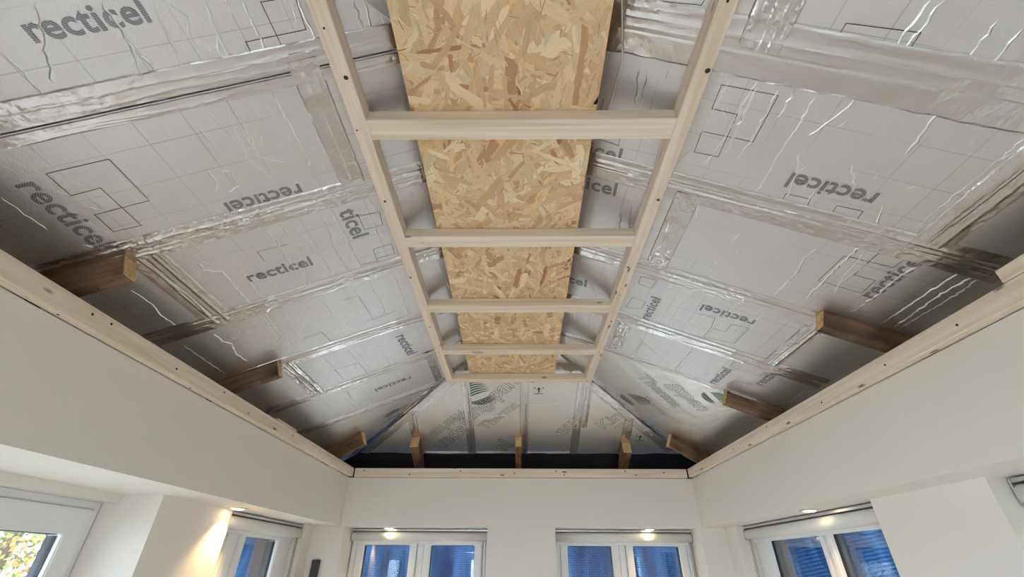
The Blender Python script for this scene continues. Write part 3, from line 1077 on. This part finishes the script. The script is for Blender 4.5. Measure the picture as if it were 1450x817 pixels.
bl = batten('timber_batten', P(XL + .020, YB, ZB + .003), P(XL + .020, YF - .045, ZB + .003), .04, BH, 'long pine batten running along the top of the left bulkhead', 'battens around the eaves')
br = batten('timber_batten', P(XR - .020, YB, ZB + .003), P(XR - .020, YF - .045, ZB + .003), .04, BH, 'long pine batten running along the top of the right bulkhead', 'battens around the eaves')
bf = batten('timber_batten', P(XL + .048, YF - .02, ZB + .003), P(XR - .048, YF - .02, ZB + .003), .04, BH, 'short pine batten across the top of the end wall', 'battens around the eaves')
b2 = batten('timber_batten', P(XR - .022, YB, ZB + .005 + BH), P(XR - .022, 1.155, ZB + .005 + BH), .04, .045, 'second pine batten lying on the right batten, ending short at the frame edge', 'battens around the eaves')
pk = beam('timber_packer', P(XL - .03, 2.74, ZB + .003 + BH), P(XL - .03, 3.02, ZB + .003 + BH), .06, .035, UPZ, 'pine')
tag(pk, 'small pine packing block lying behind the left batten', 'timber block')
kn = random.Random(3)
knots(bl, [(P(XL + .0403, y, ZB + .003 + z), Vector((1, 0, 0))) for y, z in ((.95, .02), (1.30, .045), (1.38, .05), (1.75, .03), (2.35, .02), (2.1, .05), (2.9, .04))], .0045)
knots(bl, [(P(XL + .018, y, ZB + .0028), Vector((0, 0, -1))) for y in (1.22, 1.9, 2.6, 3.3)], .004)
knots(br, [(P(XR - .0403, y, ZB + .003 + z), Vector((-1, 0, 0))) for y, z in ((1.35, .03), (1.7, .03), (2.15, .02), (2.7, .05), (3.2, .03))], .0045)
knots(bf, [(P(x, YF - .0403, ZB + .003 + z), Vector((0, -1, 0))) for x, z in ((-1.36, .05), (-.95, .02), (-.5, .05), (-.02, .03), (.35, .05), (.42, .02), (.96, .05), (1.05, .02), (1.3, .04))], .006)

# ---------------------------------------------------------------- sawn rafter stubs poking out over the battens


def stub(pl, end, back, w, h, label, mat='old_pine', drop=.002):
    """timber parallel to the slope, its top against the foil; end = (x, y) of the free end"""
    n = PLANES[pl][1]
    A, B = on(pl, *end, h + drop), on(pl, *back, h + drop)
    e = empty('rafter_stub', A)
    tag(e, label, 'timber stub', 'sawn rafter stubs around the eaves')
    d = (B - A).normalized()
    b = beam('beam', A + d * .003, B, w, h, -n, mat, e)
    beam('cut_end', A, A + d * .0029, w * .985, h * .985, -n, 'cut_pine', e, .0)
    side = d.cross(n)
    for t, s in ((.05, .2), (.11, -.2), (.16, .25)):
        m = Vector((0, 0, -1)).rotation_difference(n).to_matrix().to_4x4()
        obj_bm('nail_head', disc_bm(.004), 'screw', b, Matrix.Translation(A + d * t + side * w * s - n * (.0003 - .0006)) @ m)
    return e


stub('L', (-1.413, 1.285), (-1.70, 1.285), .055, .088, 'dark weathered rafter stub at the left eaves, nearest the viewer')
stub('L', (-1.345, 2.312), (-1.70, 2.312), .045, .085, 'dark rafter stub in the middle of the left eaves')
stub('L', (-1.325, 3.84), (-1.70, 3.98), .042, .112, 'dark brown stub at the far left hip corner')
stub('R', (1.370, 1.745), (1.72, 1.745), .055, .085, 'brown rafter stub with a pale sawn end at the right eaves, nearest the viewer')
stub('R', (1.365, 2.795), (1.72, 2.795), .055, .085, 'brown rafter stub with a pale patch in the middle of the right eaves')
stub('R', (1.335, 3.915), (1.72, 4.05), .042, .112, 'brown stub edged in pale wood at the far right hip corner')
stub('E', (-.92, 4.10), (-.92, 4.50), .075, .10, 'short upright stub on the end slope, left of three')
stub('E', (.015, 4.09), (.015, 4.50), .055, .10, 'short narrow stub in the middle of the end slope')
stub('E', (1.00, 4.17), (1.00, 4.50), .075, .10, 'short upright stub on the end slope, right of three')

# ---------------------------------------------------------------- windows and doors


def ring(name, x0, x1, z0, z1, w, y0, y1, tf, mat, parent, ch=.004):
    """rectangular frame of bar width w between depths y0..y1 in window space"""
    bm = bmesh.new()
    o = [(x0, z0), (x1, z0), (x1, z1), (x0, z1)]
    i = [(x0 + w, z0 + w), (x1 - w, z0 + w), (x1 - w, z1 - w), (x0 + w, z1 - w)]
    vs = {}
    for nm, pts in (('o', o), ('i', i)):
        for k, (x, z) in enumerate(pts):
            for d, y in ((0, y0), (1, y1)):
                vs[nm, k, d] = bm.verts.new(tf(x, y, z))
    for k in range(4):
        m = (k + 1) % 4
        bm.faces.new((vs['o', k, 0], vs['o', m, 0], vs['i', m, 0], vs['i', k, 0]))
        bm.faces.new((vs['o', k, 1], vs['i', k, 1], vs['i', m, 1], vs['o', m, 1]))
        bm.faces.new((vs['o', k, 0], vs['o', k, 1], vs['o', m, 1], vs['o', m, 0]))
        bm.faces.new((vs['i', k, 0], vs['i', m, 0], vs['i', m, 1], vs['i', k, 1]))
    bmesh.ops.recalc_face_normals(bm, faces=bm.faces[:])
    if ch:
        bmesh.ops.bevel(bm, geom=[e for e in bm.edges if e.calc_face_angle(0) > 1], offset=ch, segments=2, affect='EDGES')
    return obj_bm(name, bm, mat, parent)


def tbox(name, a, b, tf, mat, parent, ch=.003):
    bm = boxgeo(a, b, ch)
    for v in bm.verts:
        v.co = tf(*v.co)
    return obj_bm(name, bm, mat, parent)


def make_window(name, tf, w, z0, z1, label, cuts, cat='window', fw=.045, sw=.062, handle=True, mh=.028):
    """w wide, from z0 to z1; window space: x across, y outwards (0 = inner face), z up; cuts = mullion centres"""
    e = empty(name, tf(w / 2, 0, z0))
    tag(e, label, cat, kind='structure')
    ring('frame', 0, w, z0, z1, fw, 0, .07, tf, 'upvc', e)
    xs = [fw] + sorted(sum([[c - mh, c + mh] for c in cuts], [])) + [w - fw]
    for c in cuts:
        tbox('mullion', (c - mh, .002, z0 + fw), (c + mh, .068, z1 - fw), tf, 'upvc', e)
    for k in range(0, len(xs), 2):
        a, b = xs[k] + .003, xs[k + 1] - .003
        s = ring('sash', a, b, z0 + fw + .003, z1 - fw - .003, sw, -.014, .056, tf, 'upvc', e, .006)
        ring('gasket', a + sw - .004, b - sw + .004, z0 + fw + sw - .001, z1 - fw - sw + .001, .007, .010, .057, tf, 'gasket', s, 0)
        tbox('pane', (a + sw - .006, .018, z0 + fw + sw - .003), (b - sw + .006, .022, z1 - fw - sw + .003), tf, 'glass', s, 0)
        tbox('pane', (a + sw - .006, .040, z0 + fw + sw - .003), (b - sw + .006, .044, z1 - fw - sw + .003), tf, 'glass', s, 0)
        if handle:
            hx = b - sw / 2 if k == 0 else a + sw / 2
            zc = (z0 + z1) / 2 - .2
            tbox('handle', (hx - .012, -.045, zc - .06), (hx + .012, -.014, zc + .06), tf, 'upvc', s, .006)
    return e


tf_far = lambda x, y, z: P(x, 4.46 + y, z)
tfF = lambda x0: (lambda x, y, z: P(x0 + x, 4.46 + y, z))
tfL = lambda xf, y1: (lambda x, y, z: P(xf - y, y1 - x, z))      # left wall: x runs towards the viewer
tfR = lambda xf, y0: (lambda x, y, z: P(xf + y, y0 + x, z))
make_window('window_1', tfF(F1[0] + .01), F1[1] - F1[0] - .02, F1[2], .282, 'white double window left of the pier in the end wall', [.603])
make_window('window_2', tfF(F2[0] + .01), F2[1] - F2[0] - .02, F2[2], .282, 'white double window right of the pier in the end wall', [.585])
w3 = make_window('window_3', tfL(-1.80, 3.885), 3.885 - LW[0] - .005, LW[2], .282, 'white window in the left wall near the corner', [.685], mh=.048)
tbox('frame_extension', (-.14, .004, LW[2]), (-.001, .066, .282), tfL(-1.80, 3.885), 'upvc', w3)
w4 = make_window('window_4', tfR(1.86, RW[0] + .005), 1.415, RW[2], .282, 'white double window in the right wall near the corner', [.64], sw=.036, mh=.018)
tbox('frame_extension', (1.416, .004, RW[2]), (1.568, .066, .282), tfR(1.86, RW[0] + .005), 'upvc', w4)
make_window('window_5', tfR(1.90, RW2[0] + .005), RW2[1] - RW2[0] - .01, RW2[2], .282, 'white window beyond the right pier, cut by the frame edge', [.65, 1.3])
make_window('door_1', tfL(-2.00, LD[1] - .005), LD[1] - LD[0] - .01, ZF + .01, .262, 'white glazed double doors in the left wall, nearest the viewer', [1.26], 'door', .035, .105, False)
make_window('door_2', lambda x, y, z: P(BD[1] - .005 - x, YB - .1 - y, z), BD[1] - BD[0] - .01, ZF + .01, .285, 'white glazed doors added behind the viewer to let in daylight', [.73, 1.46], 'door', .05, .07, False)


# ---------------------------------------------------------------- roller blinds
def blind(tf, w, label, cord_x):
    """window space again; y negative = into the room from the frame"""
    e = empty('roller_blind', tf(w / 2, -.04, ZS - .1))
    tag(e, label, 'blind', 'white roller blinds at the window heads')
    tbox('head_rail', (0, -.062, ZS - .022), (w, -.004, ZS - .006), tf, 'alu', e, .002)
    bm = bmesh.new()
    seg = 18
    rr, zc, yc = .036, ZS - .063, -.040
    ra_, rb_ = [], []
    for k in range(seg):
        a = 2 * math.pi * k / seg
        ra_.append(bm.verts.new(tf(.008, yc + rr * math.cos(a), zc + rr * math.sin(a))))
        rb_.append(bm.verts.new(tf(w - .008, yc + rr * math.cos(a), zc + rr * math.sin(a))))
    for k in range(seg):
        bm.faces.new((ra_[k], ra_[(k + 1) % seg], rb_[(k + 1) % seg], rb_[k]))
    bm.faces.new(ra_)
    bm.faces.new(rb_[::-1])
    obj_bm('fabric_roll', bm, 'fabric', e, smooth=True)
    tbox('hem_bar', (.012, -.020, ZS - .118), (w - .012, -.006, ZS - .092), tf, 'upvc', e, .004)
    for x in (0, w - .006):
        tbox('bracket', (x, -.07, ZS - .10), (x + .006, -.008, ZS - .008), tf, 'alu', e, .002)
    for dx in (-.012, .012):
        tube('cord', [tf(cord_x + dx, -.05, ZS - .07), tf(cord_x + dx, -.055, ZS - .5), tf(cord_x + dx * .8, -.055, ZS - 1.0)], .0022, 'cord', e)
    return e


blind(tfF(F1[0] + .006), F1[1] - F1[0] - .012, 'white roller blind rolled up over the left window of the end wall', 1.17)
blind(tfF(F2[0] + .006), F2[1] - F2[0] - .012, 'white roller blind rolled up over the right window of the end wall', 1.175)
blind(tfL(-1.80, LW[1] - .006), LW[1] - LW[0] - .012, 'white roller blind rolled up over the left wall window', .03)
blind(tfR(1.86, RW[0] + .006), RW[1] - RW[0] - .012, 'white roller blind rolled up over the right wall window by the corner', 1.53)
blind(tfR(1.88, RW2[0] + .006), RW2[1] - RW2[0] - .012, 'white roller blind at the right edge, beyond the pier', 1.92)


# ---------------------------------------------------------------- downlights
def downlight(x, y, label, power=2.2):
    e = empty('downlight', P(x, y, ZS))
    tag(e, label, 'light', 'small warm downlights in the soffit')
    T = Matrix.Translation(P(x, y, ZS))
    obj_bm('bezel', lathe_bm([(.054, 0), (.054, -.003), (.048, -.007), (.038, -.007), (.036, -.001)], 28), 'bezel', e, T, True)
    obj_bm('lens', lathe_bm([(.0355, -.001), (.034, -.006), (.024, -.011), (.004, -.013)], 24), 'lamp', e, T, True)
    d = bpy.data.lights.new('downlight_glow', 'SPOT')
    d.energy = power
    d.color = (1.0, 0.66, 0.30)
    d.spot_size = math.radians(110)
    d.spot_blend = 0.7
    d.shadow_soft_size = .02
    o = bpy.data.objects.new('downlight_glow', d)
    COL.objects.link(o)
    o.matrix_basis = Matrix.Translation(P(x, y, ZS - .018))
    attach(o, e)


downlight(-1.655, 2.885, 'warm downlight in the left soffit beside the pier', 9)
downlight(-1.115, 4.335, 'warm downlight above the left window of the end wall', 2)
downlight(1.15, 4.335, 'warm downlight above the right window of the end wall', 3)
downlight(1.70, 2.86, 'warm downlight in the right soffit above the corner window', 3)

# ---------------------------------------------------------------- small things
sn = empty('door_chime', P(-1.632, 4.2, -.07))
tag(sn, 'slim dark grey control unit with a round ring on the corner wall', 'control unit')
obj_bm('body', boxgeo((-.033, -.024, -.125), (.033, 0, .125), .006), 'black_plastic', sn, Matrix.Translation(P(-1.632, 4.1995, -.07)))
bm = bmesh.new()
seg = 24
for r0, r1, y0 in ((.012, .019, -.026),):
    a_ = [bm.verts.new((r0 * math.cos(2 * math.pi * k / seg), y0, r0 * math.sin(2 * math.pi * k / seg))) for k in range(seg)]
    b_ = [bm.verts.new((r1 * math.cos(2 * math.pi * k / seg), y0, r1 * math.sin(2 * math.pi * k / seg))) for k in range(seg)]
    for k in range(seg):
        bm.faces.new((a_[k], a_[(k + 1) % seg], b_[(k + 1) % seg], b_[k]))
    c_ = [bm.verts.new((r1 * math.cos(2 * math.pi * k / seg), y0 + .004, r1 * math.sin(2 * math.pi * k / seg))) for k in range(seg)]
    for k in range(seg):
        bm.faces.new((b_[k], b_[(k + 1) % seg], c_[(k + 1) % seg], c_[k]))
obj_bm('ring', bm, 'grey_ring', sn, Matrix.Translation(P(-1.632, 4.1995, -.10)))

c1 = tube('cable', [on('L', -.46, .20, .03), on('L', -.44, .45, .02), on('L', -.425, .60, .012), on('L', -.37, .66, .02), on('L', -.32, .68, .03)], .0035, 'cable')
tag(c1, 'thin white cable slipping behind the left edge of the flake board', 'cable')
c2 = tube('cable', [on('R', .300, .30, .012), on('R', .310, .62, .012), on('R', .345, .80, .010), on('R', .335, .98, .012), on('R', .28, 1.08, .02)], .003, 'cable')
tag(c2, 'thin grey cable beside the right edge of the flake board', 'cable')


# ---------------------------------------------------------------- outside: blue tarpaulins, a garden tree
def tarp(label, b0, b1, t0, t1, nu, nv, seed):
    """sheet hanging between two bottom and two top corners, gently rippled"""
    vv, ff, uv = [], [], []
    nn = (b1 - b0).cross(t0 - b0).normalized()
    Lu, Lv = (b1 - b0).length, (t0 - b0).length
    for i in range(nu + 1):
        for j in range(nv + 1):
            u, v = i / nu, j / nv
            q = b0.lerp(b1, u).lerp(t0.lerp(t1, u), v) + nn * (.035 * noise.noise(Vector((u * 7, v * 2, seed))) + .012 * noise.noise(Vector((u * 22, v * 9, seed))))
            q.z += .03 * noise.noise(Vector((u * 5, 3, seed))) * (1 - v)
            vv.append(q)
            uv.append((u * Lu, v * Lv))
    for i in range(nu):
        for j in range(nv):
            k = i * (nv + 1) + j
            ff.append((k, k + nv + 1, k + nv + 2, k + 1))
    o = obj('tarpaulin', vv, ff, 'tarp', None, smooth=True, uvs=uv)
    return tag(o, label, 'tarpaulin', 'blue tarpaulins hung outside the windows')


tarp('blue woven tarpaulin hung outside the end wall windows', P(-2.2, 5.0, -.17), P(2.2, 5.0, -.17), P(-2.2, 4.95, .60), P(2.2, 4.95, .60), 60, 16, 1)
tarp('blue tarpaulin hung outside the right corner window', P(2.42, 2.2, .075), P(2.42, 6.6, -.42), P(2.3, 2.2, .60), P(2.3, 6.6, .60), 60, 12, 2)
tarp('blue tarpaulin hung outside the left corner window', P(-2.42, 6.4, -.32), P(-2.42, 3.05, -.14), P(-2.3, 6.4, .6), P(-2.3, 3.05, .6), 40, 12, 3)
tarp('blue tarpaulin edge hung over the head of the left doors', P(-2.46, 2.98, .135), P(-2.46, -.5, .135), P(-2.36, 2.98, .62), P(-2.36, -.5, .62), 40, 6, 4)

tr = empty('garden_tree', P(-7.2, 7.0, ZF))
tag(tr, 'leafy garden tree outside the left doors', 'tree')
tube('trunk', [P(-7.2, 7.0, ZF), P(-7.15, 7.0, -.8), P(-7.1, 7.05, .4), P(-7.0, 7.0, 1.6)], .09, 'bark', tr, 8)
tg = random.Random(8)
for k in range(7):
    a = tg.uniform(0, 6.28)
    z = tg.uniform(-.9, .9)
    tube('branch', [P(-7.13, 7.02, z), P(-7.13 + .6 * math.cos(a), 7.02 + .6 * math.sin(a), z + .45), P(-7.13 + 1.3 * math.cos(a), 7.02 + 1.3 * math.sin(a), z + .8)], .03, 'bark', tr, 5)
V, Fc = [], []
for k in range(5000):
    c = Vector((tg.gauss(-7.1, .75), tg.gauss(7.0, .75), tg.gauss(.35, .75))) + Vector((0, 0, CZ))
    a = Vector((tg.uniform(-1, 1), tg.uniform(-1, 1), tg.uniform(-1, 1))).normalized() * .04
    b = a.cross(Vector((tg.uniform(-1, 1), tg.uniform(-1, 1), tg.uniform(-1, 1)))).normalized() * .026
    q = len(V)
    V += [c - a, c + b, c + a, c - b]
    Fc.append((q, q + 1, q + 2, q + 3))
lf = obj('foliage', V, Fc, 'leaf', tr)
lf['kind'] = 'stuff'

# unseen hedge, added to cut the low sky light from the right
hg = empty('light_blocking_hedge', P(4.1, 2.0, ZF))
tag(hg, 'clipped green hedge added outside the right windows to block sky light', 'hedge')
V, Fc = [], []
hr = random.Random(21)
for k in range(16000):
    sd = hr.random()
    y = hr.uniform(-4.5, 9.0)
    z = hr.uniform(ZF, .32)
    x = 3.55 + abs(hr.gauss(0, .05)) if sd < .6 else hr.uniform(3.55, 4.6)
    if sd >= .6:
        z = .30 + hr.gauss(0, .05)
    c = P(x, y, z)
    a = Vector((hr.uniform(-1, 1), hr.uniform(-1, 1), hr.uniform(-1, 1))).normalized() * .045
    b_ = a.cross(Vector((hr.uniform(-1, 1), hr.uniform(-1, 1), hr.uniform(-1, 1)))).normalized() * .03
    q = len(V)
    V += [c - a, c + b_, c + a, c - b_]
    Fc.append((q, q + 1, q + 2, q + 3))
hl = obj('foliage', V, Fc, 'leaf', hg)
hl['kind'] = 'stuff'
box('core', (3.62, -4.5, ZF), (4.55, 9.0, .27), 'hedge', hg, .08)
